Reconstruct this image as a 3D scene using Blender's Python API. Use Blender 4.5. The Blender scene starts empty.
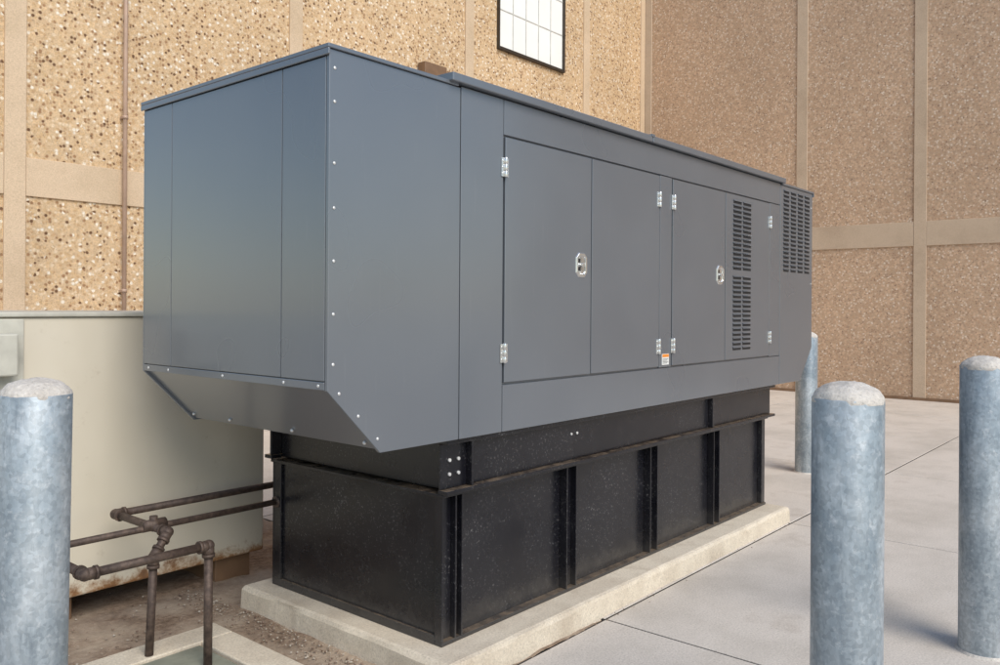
import bpy, bmesh, math, random
from mathutils import Vector, Matrix
random.seed(7)
scene=bpy.context.scene
col=scene.collection
# ---------------------------------------------------------------- materials
class NT:
    def __init__(s,name):
        s.m=bpy.data.materials.new(name); s.m.use_nodes=True
        s.t=s.m.node_tree; s.b=s.t.nodes['Principled BSDF']
        s.tc=s.t.nodes.new('ShaderNodeTexCoord')
    def n(s,typ,**k):
        nd=s.t.nodes.new(typ)
        for a,v in k.items(): setattr(nd,a,v)
        return nd
    def l(s,a,b): s.t.links.new(a,b)
    def coord(s,scale=(1,1,1)):
        if scale==(1,1,1): return s.tc.outputs['Object']
        mp=s.n('ShaderNodeMapping'); mp.inputs['Scale'].default_value=scale
        s.l(s.tc.outputs['Object'],mp.inputs['Vector']); return mp.outputs[0]
    def noise(s,scale,detail=3,rough=.55,st=(1,1,1)):
        nd=s.n('ShaderNodeTexNoise'); nd.inputs['Scale'].default_value=scale
        nd.inputs['Detail'].default_value=detail; nd.inputs['Roughness'].default_value=rough
        s.l(s.coord(st),nd.inputs['Vector']); return nd.outputs['Fac']
    def ramp(s,fac,stops,interp='LINEAR'):
        r=s.n('ShaderNodeValToRGB'); cr=r.color_ramp; cr.interpolation=interp
        while len(cr.elements)<len(stops): cr.elements.new(.5)
        for e,(p,c) in zip(cr.elements,stops):
            e.position=p; e.color=tuple(c)+(1,) if isinstance(c,tuple) else (c,c,c,1)
        s.l(fac,r.inputs['Fac']); return r.outputs['Color']
    def mix(s,fac,a,b,mode='MIX'):
        m=s.n('ShaderNodeMix',data_type='RGBA',blend_type=mode)
        for i,v in ((0,fac),(6,a),(7,b)):
            sock=m.inputs[i]
            if hasattr(v,'is_output'): s.l(v,sock)
            elif i==0: sock.default_value=float(v)
            elif isinstance(v,(int,float)): sock.default_value=(v,v,v,1)
            else: sock.default_value=tuple(v)+(1,)
        return m.outputs[2]
    def bump(s,h,strength=.3,dist=.01,prev=None):
        b=s.n('ShaderNodeBump'); b.inputs['Strength'].default_value=strength; b.inputs['Distance'].default_value=dist
        s.l(h,b.inputs['Height'])
        if prev is not None: s.l(prev,b.inputs['Normal'])
        return b.outputs['Normal']
    def out(s,color=None,rough=None,metal=None,normal=None,spec=None,coat=None):
        for nm,v in (('Base Color',color),('Roughness',rough),('Metallic',metal),('Normal',normal),('Specular IOR Level',spec),('Coat Weight',coat)):
            if v is None: continue
            k=s.b.inputs[nm]
            if hasattr(v,'is_output'): s.l(v,k)
            elif isinstance(v,tuple): k.default_value=v+(1,)
            else: k.default_value=v
        return s.m

def mat_paint():
    s=NT('grey_enclosure_paint')
    n1=s.noise(1.3,2); n2=s.noise(5,5,.65,(7,7,.5))
    base=s.ramp(n1,[(.3,(.150,.166,.190)),(.7,(.172,.188,.212))])
    streak=s.ramp(n2,[(.62,0.0),(.85,.18)])
    c=s.mix(streak,base,(.30,.31,.31))
    r=s.ramp(n1,[(.3,.26),(.7,.33)])
    s.b.inputs['Coat Roughness'].default_value=.12
    return s.out(c,r,.32,s.bump(s.noise(1.1,1,.4),.35,.02),.75,.4)
def mat_black():
    s=NT('black_tank_paint')
    sp=s.noise(90,2,.7); patch=s.noise(3,4,.6)
    d=s.ramp(sp,[(.60,0.0),(.68,.9)])
    p=s.ramp(patch,[(.40,.05),(.70,.85)])
    f=s.mix(1.0,d,p,'MULTIPLY')
    haze=s.ramp(patch,[(.35,(.005,.005,.008)),(.75,(.014,.014,.018))])
    c=s.mix(f,haze,(.17,.165,.165))
    # splash dust low down on the tank
    sz=s.n('ShaderNodeSeparateXYZ'); s.l(s.tc.outputs['Object'],sz.inputs[0])
    ad=s.n('ShaderNodeMath',operation='MULTIPLY_ADD'); ad.inputs[1].default_value=.25; s.l(s.noise(12,5,.75),ad.inputs[0]); s.l(sz.outputs['Z'],ad.inputs[2])
    low=s.ramp(ad.outputs[0],[(.24,.55),(.36,.06),(.5,0.0)])
    c=s.mix(low,c,(.085,.078,.072))
    g=s.n('ShaderNodeNewGeometry'); sx=s.n('ShaderNodeSeparateXYZ'); s.l(g.outputs['True Normal'],sx.inputs[0])
    up=s.ramp(sx.outputs['Z'],[(.7,0.0),(.95,1.0)])
    dust=s.ramp(s.noise(14,4,.7),[(.38,.15),(.62,.85)])
    c=s.mix(s.mix(1.0,up,dust,'MULTIPLY'),c,(.20,.15,.105))
    return s.out(c,s.ramp(patch,[(.3,.20),(.7,.36)]),0.0,s.bump(s.noise(5,2),.14,.008),.5)
def mat_galv():
    s=NT('galvanised_steel')
    v=s.n('ShaderNodeTexVoronoi'); v.inputs['Scale'].default_value=80; s.l(s.coord(),v.inputs['Vector'])
    n=s.noise(7,6,.7,(1,1,.4)); n2=s.noise(28,5,.7); n3=s.noise(9,5,.7,(2,2,.35))
    sep=s.n('ShaderNodeSeparateColor'); s.l(v.outputs['Color'],sep.inputs[0])
    a=s.ramp(n,[(.32,(.22,.27,.315)),(.52,(.36,.41,.45)),(.70,(.54,.58,.61))])
    sp=s.ramp(sep.outputs[0],[(0,.84),(1,1.10)])
    c=s.mix(1.0,a,sp,'MULTIPLY')
    w=s.ramp(n2,[(.56,0.0),(.74,.7)])
    c=s.mix(w,c,(.64,.67,.69))
    dk=s.ramp(n3,[(.56,0.0),(.72,.75)])
    c=s.mix(dk,c,(.17,.205,.24))
    return s.out(c,s.ramp(n2,[(.3,.38),(.7,.62)]),.45,s.bump(n2,.18,.003))
def mat_concrete(name,c1,c2,scale=1.0,stain=(.2,.17,.14),stain_lo=.58,bump=.3,st_amt=.55):
    s=NT(name)
    big=s.noise(1.3*scale,6,.68); fine=s.noise(100,3,.75)
    a=s.ramp(big,[(.3,c1),(.55,c2),(stain_lo+.02,c2),(stain_lo+.2,tuple(x*(1-st_amt)+y*st_amt for x,y in zip(c2,stain)))])
    f=s.ramp(fine,[(.28,.58),(.38,.86),(.7,1.12)])
    c=s.mix(1.0,a,f,'MULTIPLY')
    return s.out(c,.88,0.0,s.bump(fine,bump,.003),.3)
def mat_aggregate(name,stops,mortc):
    s=NT(name)
    v=s.n('ShaderNodeTexVoronoi'); v.inputs['Scale'].default_value=29; v.inputs['Randomness'].default_value=1
    s.l(s.coord(),v.inputs['Vector'])
    sep=s.n('ShaderNodeSeparateColor'); s.l(v.outputs['Color'],sep.inputs[0])
    c=s.ramp(sep.outputs[0],stops,'CONSTANT')
    mort=s.ramp(v.outputs['Distance'],[(.38,0.0),(.58,.85)])
    c=s.mix(mort,c,mortc)
    fine=s.noise(110,2,.7)
    c=s.mix(1.0,c,s.ramp(fine,[(.34,.72),(.5,1.0),(.68,1.15)]),'MULTIPLY')
    big=s.ramp(s.noise(.6,4,.65,(1,1,.6)),[(.3,.9),(.7,1.1)])
    c=s.mix(1.0,c,big,'MULTIPLY')
    return s.out(c,.8,0.0,s.bump(v.outputs['Distance'],-.4,.012),.25)
def mat_plain(name,c,r=.5,m=0.0,var=.15,ns=8,bump=.05):
    s=NT(name)
    nn=s.noise(ns,4,.6)
    a=s.ramp(nn,[(.3,tuple(x*(1-var) for x in c)),(.7,tuple(min(1,x*(1+var)) for x in c))])
    return s.out(a,r,m,s.bump(nn,bump,.003))
def mat_cabinet():
    s=NT('cream_cabinet_paint')
    a=s.ramp(s.noise(1.5,4,.6,(1,1,.5)),[(.3,(.56,.51,.41)),(.7,(.64,.59,.49))])
    sx=s.n('ShaderNodeSeparateXYZ'); s.l(s.tc.outputs['Object'],sx.inputs[0])
    nn=s.noise(9,6,.75)
    ad=s.n('ShaderNodeMath',operation='MULTIPLY_ADD'); ad.inputs[1].default_value=.35; s.l(nn,ad.inputs[0]); s.l(sx.outputs['Z'],ad.inputs[2])
    r=s.ramp(ad.outputs[0],[(.31,.95),(.38,0.0)])
    rust=s.ramp(nn,[(.3,(.12,.05,.02)),(.7,(.42,.20,.06))])
    c=s.mix(r,a,rust)
    blot=s.ramp(nn,[(.62,0.0),(.78,.45)])
    c=s.mix(blot,c,(.38,.32,.23))
    return s.out(c,.5,0.0,s.bump(s.noise(2,1),.2,.01))
def mat_soil():
    s=NT('brown_soil')
    nn=s.noise(30,5,.75)
    c=s.ramp(nn,[(.3,(.13,.088,.06)),(.55,(.31,.225,.165)),(.75,(.46,.38,.29))])
    c=s.mix(s.ramp(s.noise(2.4,4),[(.42,0.0),(.60,.75)]),c,(.47,.385,.30))
    return s.out(c,.95,0.0,s.bump(nn,.7,.015),.2)
def mat_pebble():
    s=NT('loose_gravel')
    g=s.n('ShaderNodeNewGeometry')
    c=s.ramp(g.outputs['Random Per Island'],[(0,(.14,.09,.06)),(.5,(.28,.2,.15)),(.85,(.4,.34,.27)),(1,(.5,.45,.38))])
    return s.out(c,.85)
def mat_ramppipe():
    s=NT('rusty_pipe')
    nn=s.noise(35,4,.7)
    c=s.ramp(nn,[(.3,(.045,.030,.025)),(.6,(.11,.076,.060)),(.8,(.20,.14,.11))])
    return s.out(c,.6,.3,s.bump(nn,.25,.003))

PAINT=mat_paint(); BLACK=mat_black(); GALV=mat_galv()
SLAB=mat_concrete('slab_concrete',(.49,.445,.39),(.63,.575,.515),.8,(.33,.27,.215),.55,.3,.65)
PAD=mat_concrete('pad_concrete',(.54,.46,.36),(.71,.63,.51),2.0,(.34,.26,.18),.55,.5,.65)
CAPC=mat_concrete('cap_concrete',(.44,.40,.36),(.62,.58,.53),5.0,(.25,.23,.22),.58,.9)
STRIP=mat_concrete('sand_concrete_lit',(.54,.41,.275),(.65,.50,.35),.8,(.46,.33,.21),.58,.6)  # band concrete for the long wall, warm light put into the colour
STRIP2=mat_concrete('sand_concrete_shaded',(.45,.345,.25),(.54,.425,.315),.8,(.36,.26,.18),.58,.6)  # same band concrete, return wall's shade painted in as a darker tone
AGG=mat_aggregate('exposed_aggregate_lit',[(0,(.16,.085,.045)),(.08,(.34,.20,.105)),(.22,(.52,.345,.19)),(.40,(.65,.46,.27)),(.60,(.56,.385,.215)),(.78,(.69,.54,.37)),(.91,(.78,.70,.58))],(.60,.435,.27))  # wall pebbles as lit on the long wall, warm light in the colours
AGG2=mat_aggregate('exposed_aggregate_shaded',[(0,(.14,.08,.052)),(.10,(.30,.185,.12)),(.26,(.46,.305,.20)),(.46,(.57,.40,.275)),(.68,(.47,.33,.22)),(.84,(.64,.50,.38)),(.94,(.74,.65,.55))],(.49,.355,.25))  # same pebbles browner, the return wall's shade put into the colours
CHROME=mat_plain('chrome',(.72,.72,.71),.26,.9,.1)
STEEL=mat_plain('zinc_bolt',(.70,.70,.69),.35,.5)
DARK=mat_plain('dark_joint_and_shade',(.012,.012,.014),.6)  # black for joint filler, and for shade painted into slots and latches
CAB=mat_cabinet(); SOIL=mat_soil(); PEB=mat_pebble(); PIPE=mat_ramppipe()
CABG=mat_plain('light_grey_paint',(.50,.49,.43),.45)
LID=mat_plain('green_grey_lid',(.27,.28,.225),.6,.1,.25,6,.3)
BRONZE=mat_plain('bronze_frame',(.055,.043,.033),.4,.3)
PANE=mat_plain('frosted_pane',(.88,.88,.85),.12,0,.04,1,0)
MUNT=mat_plain('muntin',(.55,.55,.52),.4)
BROWN=mat_plain('brown_metal',(.20,.12,.07),.5,.1)
CONDUIT=mat_plain('painted_conduit',(.46,.32,.24),.5,.1)
WHITE=mat_plain('white_sticker',(.75,.75,.72),.4)
ORANGE=mat_plain('orange_sticker',(.75,.25,.03),.4)
TEXT=mat_plain('sticker_print',(.08,.08,.09),.4)

# ---------------------------------------------------------------- helpers
def empty(name,loc):
    e=bpy.data.objects.new(name,None); e.location=loc; e.empty_display_size=.2; col.objects.link(e); return e
def finish(name,bm,mat,parent=None,bevel=0,smooth=False,seg=2):
    bmesh.ops.recalc_face_normals(bm,faces=bm.faces)
    me=bpy.data.meshes.new(name); bm.to_mesh(me); bm.free()
    if smooth:
        for p in me.polygons: p.use_smooth=True
    for m in (mat if isinstance(mat,list) else [mat]): me.materials.append(m)
    o=bpy.data.objects.new(name,me); col.objects.link(o)
    if parent: o.parent=parent; o.location=-Vector(parent.location)
    if bevel:
        b=o.modifiers.new('b','BEVEL'); b.width=bevel; b.segments=seg; b.limit_method='ANGLE'; b.angle_limit=math.radians(40)
    return o
def bx(bm,x0,x1,y0,y1,z0,z1,mi=0):
    v=[bm.verts.new((x,y,z)) for x in (x0,x1) for y in (y0,y1) for z in (z0,z1)]
    for f in ((0,1,3,2),(4,6,7,5),(0,4,5,1),(2,3,7,6),(0,2,6,4),(1,5,7,3)):
        fc=bm.faces.new([v[i] for i in f]); fc.material_index=mi
def box(name,x0,x1,y0,y1,z0,z1,mat,parent=None,bevel=.002):
    bm=bmesh.new(); bx(bm,x0,x1,y0,y1,z0,z1); return finish(name,bm,mat,parent,bevel)
def prism(name,pts,y0,y1,mat,parent=None,bevel=.002):
    bm=bmesh.new()
    a=[bm.verts.new((x,y0,z)) for x,z in pts]; b=[bm.verts.new((x,y1,z)) for x,z in pts]
    bm.faces.new(a); bm.faces.new(b[::-1]); n=len(pts)
    for i in range(n): bm.faces.new((a[i],b[i],b[(i+1)%n],a[(i+1)%n]))
    return finish(name,bm,mat,parent,bevel)
def cyl(bm,p,q,r,seg=20,r2=None):
    p=Vector(p);q=Vector(q);d=q-p
    M=Matrix.Translation((p+q)/2)@d.to_track_quat('Z','Y').to_matrix().to_4x4()
    res=bmesh.ops.create_cone(bm,cap_ends=True,segments=seg,radius1=r,radius2=r if r2 is None else r2,depth=d.length,matrix=M)
    for f in {f for v in res['verts'] for f in v.link_faces}: 
        f.smooth=len(f.verts)==4
def sph(bm,p,r,sc=(1,1,1),u=10,v=6):
    M=Matrix.Translation(p)@Matrix.Diagonal((*sc,1))
    res=bmesh.ops.create_uvsphere(bm,u_segments=u,v_segments=v,radius=r,matrix=M)
    for f in {f for v in res['verts'] for f in v.link_faces}: f.smooth=True

# ---------------------------------------------------------------- ground
bm=bmesh.new(); 
v=[bm.verts.new(p) for p in ((-150,-150,-.05),(150,-150,-.05),(150,150,-.05),(-150,150,-.05))]; bm.faces.new(v)
finish('ground',bm,SLAB)
bm=bmesh.new()
XS=[-8.72,-6.28,-3.84,-1.40,1.04,3.48,5.92,8.36,10.80,13.24,15.39]
YS=[-9.75,-6.75,-3.75,-.75,2.25,5.25,9.05]
g=.007
for i in range(len(XS)-1):
    for j in range(len(YS)-1):
        if XS[i]==1.04 and YS[j]==2.25: continue
        bx(bm,XS[i]+g,XS[i+1]-g,YS[j]+g,YS[j+1]-g,-.045,random.uniform(-.0015,.0015))
finish('concrete_paving',bm,SLAB,None,.005)
bm=bmesh.new()
for x in XS[1:-1]: bx(bm,x-.0065,x+.0065,-9.7,9,-.048,-.004)
for y in YS[1:-1]: bx(bm,-8.7,15.38,y-.0065,y+.0065,-.0485,-.0045)
finish('paving_joint_filler',bm,DARK)
# soil
bm=bmesh.new(); nx,ny=60,70; X0,X1,Y0,Y1=1.04,3.48,2.25,5.25
from mathutils import noise as mn
gv=[[bm.verts.new((X0+(X1-X0)*i/nx,Y0+(Y1-Y0)*j/ny,-.004+.012*mn.noise(Vector((i*.35,j*.35,0)))+.010*mn.noise(Vector((i*.09,j*.09,4))))) for j in range(ny+1)] for i in range(nx+1)]
for i in range(nx):
    for j in range(ny): bm.faces.new((gv[i][j],gv[i+1][j],gv[i+1][j+1],gv[i][j+1]))
finish('soil',bm,SOIL,None,0,True)
bm=bmesh.new()
for k in range(1000):
    r=random.random()
    if r<.70: x=random.gauss(2.30,.06); y=random.uniform(2.3,4.2)
    elif r<.78: x=random.uniform(3.2,5.9); y=2.255-abs(random.gauss(0,.03))
    else: x=random.uniform(1.1,2.36); y=3.62+abs(random.gauss(0,.35))
    if 2.37<x<3.0: x=2.36-random.random()*.05
    s=random.uniform(.002,.0075)*(.6 if x>3 else 1)
    M=Matrix.Translation((x,y,.004+s*.3))@Matrix.Rotation(random.random()*6,4,'Z')@Matrix.Diagonal((s,s*random.uniform(.6,1),s*.6,1))
    bmesh.ops.create_icosphere(bm,subdivisions=1,radius=1,matrix=M)
finish('gravel',bm,PEB)
# vault
V=empty('utility_vault',(1.6,3.0,0))
bm=bmesh.new()
bx(bm,1.06,2.14,3.44,3.60,-.04,.028); bx(bm,1.98,2.14,2.27,3.436,-.04,.028); bx(bm,1.06,1.22,2.27,3.436,-.04,.028); bx(bm,1.224,1.976,2.27,2.43,-.04,.028)
finish('concrete_frame',bm,PAD,V,.006)
box('lid',1.235,1.965,2.445,3.425,-.03,.020,LID,V,.004)
# pad, with slightly irregular cast edges
bm=bmesh.new()
N=60; xs=[2.38+(5.96-2.38)*i/N for i in range(N+1)]; M_=24; ys=[2.27+(3.76-2.27)*i/M_ for i in range(M_+1)]
loop=[(x,2.27) for x in xs]+[(5.96,y) for y in ys[1:]]+[(x,3.76) for x in xs[::-1][1:]]+[(2.38,y) for y in ys[::-1][1:-1]]
def jig(x,y,k,a): 
    return x+a*mn.noise(Vector((x*4,y*4,k))), y+a*mn.noise(Vector((x*4+9,y*4,k)))
lv=[]
cx,cy=4.17,3.015
for z,ins,k,a in ((-.06,0,0,.008),(.088,.004,1,.010),(.104,.010,2,.010),(.110,.024,3,.008)):
    row=[]
    for x,y in loop:
        X=x-math.copysign(ins,x-cx) if x in (2.38,5.96) else x
        Y=y-math.copysign(ins,y-cy) if y in (2.27,3.76) else y
        X,Y=jig(X,Y,k,a); row.append(bm.verts.new((X,Y,z+(.002*mn.noise(Vector((x*5,y*5,7))) if 0<z<.11 else 0))))
    lv.append(row)
n=len(loop)
for r0,r1 in zip(lv[:-1],lv[1:]):
    for i in range(n): bm.faces.new((r0[i],r0[(i+1)%n],r1[(i+1)%n],r1[i]))
bm.faces.new(lv[-1])
finish('concrete_pad',bm,PAD,None,0)

# ---------------------------------------------------------------- building
B=empty('precast_concrete_building',(15.5,9.2,0))
H=9.5
box('wall_long',.5,15.75,9.06,9.4,-.1,H,AGG,B,0)
box('wall_side',.5,.84,9.405,20,-.1,H,AGG,B,0)
box('wall_return',15.4,15.75,-8,9.055,-.1,H,AGG2,B,0)
bm=bmesh.new()
sx=[3.15,6.5,9.86,13.2]; w=.10
for x in sx: bx(bm,x-w,x+w,9.035,9.07,-.05,H)
bx(bm,15.22,15.40,9.035,9.07,-.05,H)
ed=[.6]+sx+[15.32]
bx(bm,.49,.698,9.035,9.07,-.05,H)
for a,b in zip(ed[:-1],ed[1:]):
    l=a+w+.002; r=b-w-.002
    bx(bm,l,r,9.038,9.07,2.64,3.03); bx(bm,l,r,9.038,9.07,H-.5,H-.01)
    bx(bm,l,r,9.038,9.07,-.05,.12)
finish('concrete_bands',bm,STRIP,B,.006)
bm=bmesh.new()
sy=[-6.4,-3.05,.3,3.65,5.68]
for y in sy: bx(bm,15.375,15.41,y-w,y+w,-.05,H)
bx(bm,15.375,15.41,8.88,9.03,-.05,H)
ed=[-8]+sy+[8.98]
for a,b in zip(ed[:-1],ed[1:]):
    l=a+w+.002; r=b-w-.002
    bx(bm,15.378,15.41,l,r,2.64,3.06); bx(bm,15.378,15.41,l,r,H-.5,H-.01)
finish('return_wall_bands',bm,STRIP2,B,.006)
bm=bmesh.new(); bx(bm,15.36,15.399,-7.9,9.0,-.04,.05); finish('base_band',bm,BROWN,B)  # thin brown strip along the foot of the return wall
# window
bm=bmesh.new(); x0,x1,z0,z1=10.55,12.44,5.90,8.0
bx(bm,x0,x1,9.0,9.08,z0,z0+.05); bx(bm,x0,x1,9.0,9.08,z1-.05,z1)
bx(bm,x0,x0+.025,9.0,9.08,z0+.052,z1-.052); bx(bm,x1-.04,x1,9.0,9.08,z0+.052,z1-.052)
finish('window_frame',bm,BRONZE,B,.004)
box('window_panes',x0+.02,x1-.03,9.045,9.058,z0+.04,z1-.04,PANE,B,0)
bm=bmesh.new()
n=5
for i in range(1,n): 
    x=x0+.05+(x1-x0-.10)*i/n; bx(bm,x-.008,x+.008,9.035,9.05,z0+.05,z1-.05)
for i in (1,2,3):
    z=z0+.07+.62*i; bx(bm,x0+.03,x1-.04,9.037,9.05,z-.008,z+.008)
finish('window_muntins',bm,MUNT,B,0)
bm=bmesh.new(); cyl(bm,(4.23,8.99,.02),(4.23,8.99,H),.023)
for z in (1.7,3.6,5.5,7.4): cyl(bm,(4.23,8.99,z-.02),(4.23,8.99,z+.02),.030); bx(bm,4.2,4.26,8.99,9.05,z-.012,z+.012)
finish('conduit',bm,CONDUIT,B)
bm=bmesh.new(); bx(bm,8.70,9.17,8.88,9.04,5.06,5.24)
finish('wall_vent',bm,BROWN,B,.01)

# ---------------------------------------------------------------- generator
G=empty('diesel_generator',(4.2,3.04,.11))
core=[(1.850,1.252),(2.094,1.005),(6.373,1.005),(6.616,1.252),(6.616,2.462),(1.850,2.462)]
prism('enclosure_core',core,2.376,3.704,PAINT,G,.002)
YF0,YF1=2.360,2.3765
def fpanel(name,x0,x1,z0,z1,yf=YF0): return box(name,x0,x1,yf,YF1,z0,z1,PAINT,G,.0025)
prism('hood_side',[(1.838,1.245),(2.088,.995),(2.520,.995),(2.520,2.466),(1.838,2.466)],YF0,YF1,PAINT,G,.003)
fpanel('post_panel',2.525,2.800,.995,2.472)
fpanel('top_fascia',2.804,5.966,2.316,2.472)
fpanel('bottom_fascia',2.804,5.966,.995,1.203)
fpanel('mid_post',4.196,4.334,1.208,2.311)
fpanel('end_post',5.776,5.966,1.208,2.311)
prism('far_hood_side',[(5.972,.995),(6.378,.995),(6.628,1.245),(6.628,2.466),(5.972,2.466)],YF0,YF1,PAINT,G,.003)
for i,(a,b) in enumerate(((2.812,3.492),(3.500,4.188),(4.342,5.044),(5.052,5.768))):
    fpanel('door_%d'%(i+1),a,b,1.214,2.306,2.3575)
prism('rear_skin',[(1.838,1.245),(2.088,.995),(6.378,.995),(6.628,1.245),(6.628,2.466),(1.838,2.466)],3.7035,3.72,PAINT,G,.003)
for nm,xa,xb in (('near',1.836,1.8505),('far',6.6155,6.630)):
    box(nm+'_end_centre',xa,xb,2.6405,3.4575,1.280,2.440,PAINT,G,.0025)
    box(nm+'_end_side_1',xa,xb,2.378,2.6365,1.280,2.440,PAINT,G,.0025)
    box(nm+'_end_side_2',xa,xb,3.4615,3.702,1.280,2.440,PAINT,G,.0025)
    box(nm+'_end_bottom',xa,xb,2.378,3.702,1.247,1.277,PAINT,G,.0025)
bm=bmesh.new()
bx(bm,1.826,2.50,2.350,3.730,2.4665,2.482); bx(bm,1.826,1.835,2.350,3.730,2.442,2.4662)
bx(bm,5.99,6.640,2.350,3.730,2.4665,2.482); bx(bm,6.631,6.640,2.350,3.730,2.442,2.4662)
finish('hood_roofs',bm,PAINT,G,.003)
bm=bmesh.new(); bx(bm,2.44,4.055,2.328,3.752,2.476,2.512); bx(bm,4.060,6.0,2.328,3.752,2.476,2.512)
finish('roof_cap',bm,PAINT,G,.005)
bm=bmesh.new(); bx(bm,4.04,4.075,2.324,3.756,2.505,2.519); finish('roof_seam',bm,PAINT,G,.002)
# bolts
bm=bmesh.new()
def bolt_f(x,z,r=.0065): sph(bm,(x,YF0-.001,z),r,(1,.5,1))
def bolt_e(y,z,r=.0065): sph(bm,(1.8355,y,z),r,(.5,1,1))
for z in (2.40,2.28,2.06,1.90,1.71,1.52,1.34): bolt_f(1.862,z)
for t in (.12,.5,.9): bolt_f(1.862+.235*t,1.262-.235*t)
for y in (2.41,2.62,3.04,3.48,3.66): bolt_e(y,1.262)
for y in (2.42,2.88,3.35,3.66): sph(bm,(2.062,y,1.030),.008)
for z in (2.35,1.75,1.15): bolt_f(6.60,z,.006)
finish('bolts',bm,STEEL,G)
# hinges: knuckle barrel and two screwed leaves
bm=bmesh.new()
def hinge(x,z):
    for k in (-1,0,1): cyl(bm,(x,2.350,z+k*.030-.0135),(x,2.350,z+k*.030+.0135),.0085,12)
    bx(bm,x-.024,x-.006,2.3535,2.3595,z-.042,z+.042); bx(bm,x+.006,x+.024,2.3535,2.3595,z-.042,z+.042)
    bx(bm,x-.007,x+.007,2.3545,2.3595,z-.042,z+.042)
    for s in (-1,1):
        for zz in (-.028,0,.028): sph(bm,(x+s*.017,2.353,z+zz),.0045,(1,.6,1),8,5)
for x,zs in ((2.806,(2.17,1.345)),(4.180,(2.17,1.33)),(4.350,(2.17,1.33)),(5.772,(2.17,1.345))):
    for z in zs: hinge(x,z)
finish('hinges',bm,CHROME,G,.001)
# paddle latches
bm=bmesh.new(); bd=bmesh.new()
for x,z in ((3.405,1.762),(4.965,1.765)):
    w,h,c=.044,.058,.022
    pts=[(-w,-h+c),(-w+c,-h),(w-c,-h),(w,-h+c),(w,h-c),(w-c,h),(-w+c,h),(-w,h-c)]
    out=[bm.verts.new((x+p[0],2.351,z+p[1])) for p in pts]; bk=[bm.verts.new((x+p[0]*1.08,2.3585,z+p[1]*1.08)) for p in pts]
    inn=[bm.verts.new((x+p[0]*.80,2.351,z+p[1]*.80)) for p in pts]; deep=[bm.verts.new((x+p[0]*.70,2.3565,z+p[1]*.70)) for p in pts]
    for i in range(8):
        j=(i+1)%8
        bm.faces.new((bk[i],bk[j],out[j],out[i])); bm.faces.new((out[i],out[j],inn[j],inn[i])); bm.faces.new((inn[i],inn[j],deep[j],deep[i]))
    bm.faces.new(deep)
    bx(bd,x-.027,x-.010,2.3535,2.3562,z-.030,z-.010); bx(bd,x-.025,x-.012,2.3535,2.3562,z+.012,z+.032)  # black blocks on the dish stand in for shade in the recess
    # T handle: hub, stem, bar standing off the dish
    cyl(bm,(x-.004,2.357,z),(x-.004,2.338,z),.011,14)
    bx(bm,x-.022,x+.010,2.337,2.344,z-.006,z+.006); bx(bm,x+.006,x+.018,2.335,2.343,z-.040,z+.040)
finish('latch_handles',bm,CHROME,G,.0015)
finish('latch_recess_shade',bd,DARK,G)
# louvres
bm=bmesh.new(); bd=bmesh.new()
def louv(x0,x1,z,y,s=1):
    bx(bd,x0,x1,y-.0012,y+.004,z-.013*s,z+.006)  # black box on the panel face, painted shade of the slot opening
    a=[(x0-.003,y-.001,z+.012),(x1+.003,y-.001,z+.012),(x1+.003,y-.009,z+.004),(x0-.003,y-.009,z+.004)]
    b=[(p[0],p[1]+(.0025 if k>1 else 0),p[2]-(.002 if k>1 else .005)) for k,p in enumerate(a)]
    A=[bm.verts.new(p) for p in a]; Bv=[bm.verts.new(p) for p in b]
    bm.faces.new(A); bm.faces.new(Bv[::-1])
    for i in range(4): bm.faces.new((A[i],Bv[i],Bv[(i+1)%4],A[(i+1)%4]))
for r in range(32):
    if r in (15,): continue
    z=2.262-r*.0315
    for a,b in ((5.165,5.290),(5.318,5.443)): louv(a,b,z,2.3575)
for r in range(19):
    z=2.425-r*.0325
    for k in range(4): louv(6.035+k*.142,6.035+k*.142+.100,z,2.360)
finish('louvre_blades',bm,PAINT,G); finish('louvre_slot_shade',bd,DARK,G)
box('warning_sticker',4.225,4.305,2.3575,2.3605,1.222,1.285,WHITE,G,0)
box('warning_sticker_band',4.228,4.302,2.3565,2.3578,1.266,1.283,ORANGE,G,0)
bm=bmesh.new()
for k in range(4): bx(bm,4.232,4.296-.012*(k%2),2.3568,2.3578,1.254-k*.008,1.257-k*.008)
finish('warning_sticker_print',bm,TEXT,G)
# skid
bm=bmesh.new()
for ya,yb,yw in ((2.385,2.44,2.425),(3.64,3.70,3.645)):
    bx(bm,2.48,5.96,ya,yb,.972,.992); bx(bm,2.48,5.96,ya,yb,.760,.778)
    bx(bm,2.482,5.958,yw,yw+.012,.7785,.9715)
finish('skid_rails',bm,BLACK,G,.003)
bm=bmesh.new()
bx(bm,2.545,2.56,2.44,3.64,.765,.985); bx(bm,2.50,2.62,2.44,3.64,.985,.9995)
bx(bm,5.90,5.915,2.44,3.64,.765,.985)
bx(bm,2.7,5.8,2.6,3.5,.78,1.0)
for x in (2.64,4.95): bx(bm,x,x+.012,2.392,2.424,.779,.971)
finish('skid_cross_members',bm,BLACK,G,.002)
bm=bmesh.new()
for x in (2.53,2.585):
    for z in (.84,.90): cyl(bm,(x,2.426,z),(x,2.416,z),.008,6)
for x in (3.42,3.47): cyl(bm,(x,2.426,.91),(x,2.418,.91),.007,6)
finish('skid_bolts',bm,STEEL,G)
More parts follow.
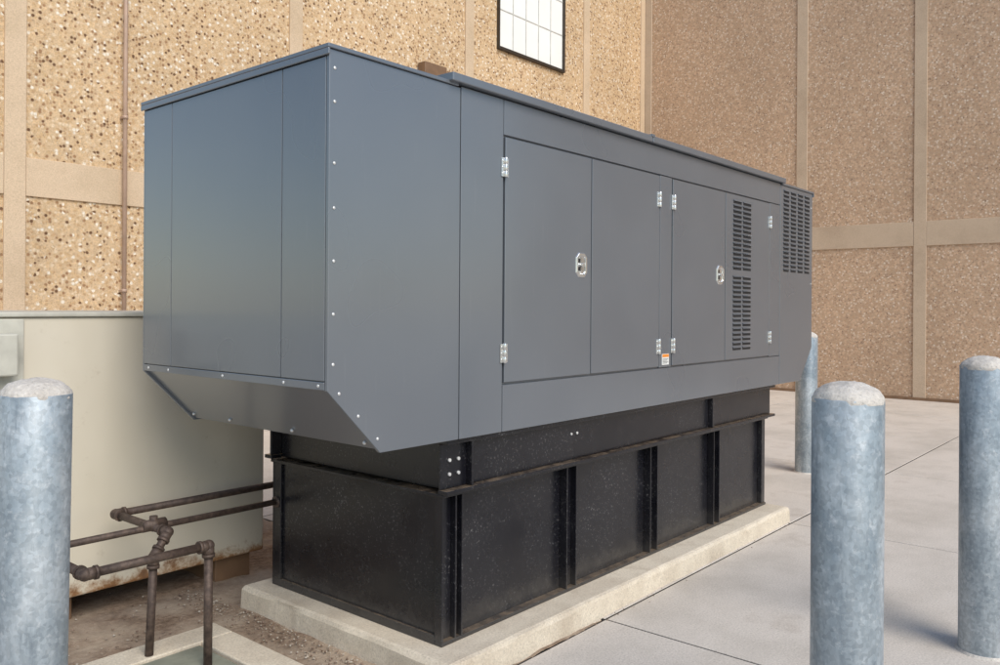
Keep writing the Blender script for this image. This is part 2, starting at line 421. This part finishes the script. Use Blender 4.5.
# tank
box('fuel_tank_body',2.515,5.885,2.475,3.630,.118,.742,BLACK,G,.004)
bm=bmesh.new()
bx(bm,2.490,5.915,2.420,3.660,.7425,.758)
bx(bm,2.500,5.905,2.430,2.474,.111,.128); bx(bm,2.500,2.5145,2.475,3.64,.111,.150)
bx(bm,2.500,2.5145,3.585,3.640,.1505,.742)
bx(bm,2.500,5.905,3.641,3.655,.111,.742)
finish('tank_flanges',bm,BLACK,G,.003)
bm=bmesh.new()
bx(bm,2.500,2.512,2.432,2.4745,.1285,.742); bx(bm,2.5125,2.5795,2.458,2.4745,.1285,.742); bx(bm,2.580,2.590,2.430,2.4745,.1285,.742); bx(bm,2.620,2.630,2.430,2.4745,.1285,.742)
for x in (3.44,4.27,5.09): 
    bx(bm,x-.045,x-.036,2.428,2.4745,.1285,.742); bx(bm,x+.036,x+.045,2.428,2.4745,.1285,.742); bx(bm,x-.0355,x+.0355,2.462,2.4745,.1285,.742)
bx(bm,5.85,5.905,2.440,2.4745,.1285,.742)
finish('tank_stiffeners',bm,BLACK,G,.002)

# ---------------------------------------------------------------- bollards
def bollard(x,y,h,lean=(0,0)):
    e=empty('bollard',(x,y,0)); R=.1
    bm=bmesh.new(); bmesh.ops.create_cone(bm,cap_ends=True,segments=64,radius1=R,radius2=R,depth=h-.045+.05,matrix=Matrix.Translation((x,y,(h-.045-.05)/2)))
    for f in bm.faces: f.smooth=len(f.verts)==4
    finish('pipe',bm,GALV,e,.003)
    bm=bmesh.new(); bmesh.ops.create_uvsphere(bm,u_segments=64,v_segments=48,radius=1,matrix=Matrix.Translation((x,y,h-.052))@Matrix.Diagonal((R*1.0,R*1.0,.055,1)))
    bmesh.ops.delete(bm,geom=[v for v in bm.verts if v.co.z<h-.062],context='VERTS')
    for v in bm.verts:
        n=mn.noise(v.co*70)*.0030+mn.noise(v.co*24)*.004
        v.co+=Vector((v.co.x-x,v.co.y-y,.06)).normalized()*n
    finish('domed_cap',bm,CAPC,e,0,True)
    bm=bmesh.new(); bmesh.ops.create_cone(bm,cap_ends=True,segments=40,radius1=R+.012,radius2=R+.003,depth=.012,matrix=Matrix.Translation((x,y,.005)))
    finish('base_band',bm,CAPC,e)
    e.rotation_euler=(lean[0],lean[1],0)
bollard(2.517,.789,1.335); bollard(4.286,.744,1.340); bollard(.988,2.70,1.322,(0.0,.012)); bollard(7.87,2.848,1.335)

# ---------------------------------------------------------------- cabinet
C=empty('electrical_cabinet',(1.84,4.7,0))
box('body',.70,2.78,4.15,5.30,.13,1.488,CAB,C,.012)
box('top_lid',.685,2.795,4.135,5.315,1.489,1.512,CABG,C,.006)
box('door_panel',.74,1.485,4.138,4.152,.2,1.480,CABG,C,.004)
box('switch_box',1.18,1.435,4.06,4.137,1.225,1.415,CABG,C,.008)
bm=bmesh.new(); cyl(bm,(1.31,4.10,.9),(1.31,4.10,1.226),.014); bx(bm,1.20,1.215,4.05,4.06,1.29,1.35)
finish('switch_conduit',bm,CABG,C)
bm=bmesh.new(); bx(bm,.75,.95,4.2,5.25,-.02,.129); bx(bm,2.5,2.72,4.2,5.25,-.02,.129); bx(bm,1.55,1.75,4.25,5.25,-.02,.129)
finish('skid_feet',bm,BROWN,C,.004)

# ---------------------------------------------------------------- pipes
P=empty('gas_piping',(1.85,3.6,0))
bm=bmesh.new(); r=.018; z=.55
def fitting(p,k=1.38): sph(bm,p,r*k,(1,1,1),18,12)
def run(*pts,rr=r):
    for a,b in zip(pts[:-1],pts[1:]): cyl(bm,a,b,rr,18)
    for p in pts[1:-1]: fitting(p)
    for a,b,c in zip(pts[:-2],pts[1:-1],pts[2:]):
        b=Vector(b)
        for q in (a,c):
            d=(Vector(q)-b).normalized(); cyl(bm,b,b+d*.042,rr*1.3,18); cyl(bm,b+d*.034,b+d*.047,rr*1.5,18)
run((2.85,3.94,z),(1.82,3.94,z),(1.85,3.50,z-.012),(1.77,3.47,z-.10),(1.75,3.47,-.03))
run((1.20,3.62,z-.01),(2.53,3.62,z-.01),rr=.015)
run((1.364,3.75,.53),(1.364,3.20,.53),(1.873,3.20,.53),(1.873,3.20,-.03))
fitting((1.845,3.62,z),1.7); cyl(bm,(1.79,3.62,z),(1.90,3.62,z),.026,18)
cyl(bm,(1.845,3.62,z),(1.845,3.62,z+.04),.019,8); cyl(bm,(2.49,3.62,z-.01),(2.515,3.62,z-.01),.030,8)
finish('pipes',bm,PIPE,P)

# ---------------------------------------------------------------- light
w=bpy.data.worlds.new('World'); scene.world=w; w.use_nodes=True
nt=w.node_tree; bg=nt.nodes['Background']; sky=nt.nodes.new('ShaderNodeTexSky'); sky.sky_type='NISHITA'
sky.sun_disc=False; el=math.radians(42); az=math.radians(198)
sky.sun_elevation=el; sky.sun_rotation=az; sky.air_density=1.2; sky.dust_density=.3
nt.links.new(sky.outputs[0],bg.inputs[0]); bg.inputs[1].default_value=.15
S=Vector((math.sin(az)*math.cos(el),math.cos(az)*math.cos(el),math.sin(el)))
L=bpy.data.lights.new('sun','SUN'); L.energy=3.2; L.angle=math.radians(38); L.color=(1,.92,.81)
lo=bpy.data.objects.new('sun',L); col.objects.link(lo); lo.rotation_euler=S.to_track_quat('Z','Y').to_euler(); lo.location=(0,-5,12)

# ---------------------------------------------------------------- camera
cd=bpy.data.cameras.new('camera'); cam=bpy.data.objects.new('camera',cd); col.objects.link(cam)
t=math.radians(40.3); F=Vector((math.cos(t),math.sin(t),0)); R=Vector((math.sin(t),-math.cos(t),0)); U=Vector((0,0,1)); ph=.0066
R2=R*math.cos(ph)+U*math.sin(ph); U2=U*math.cos(ph)-R*math.sin(ph)
M=Matrix((R2,U2,-F)).transposed().to_4x4(); M.translation=(0,0,1.55)
cam.matrix_world=M
cd.sensor_width=36; cd.lens=29.7; cd.shift_y=-.0255; cd.clip_end=1000; cd.clip_start=.05
scene.camera=cam
scene.view_settings.view_transform='Standard'; scene.view_settings.look='None'; scene.view_settings.exposure=0
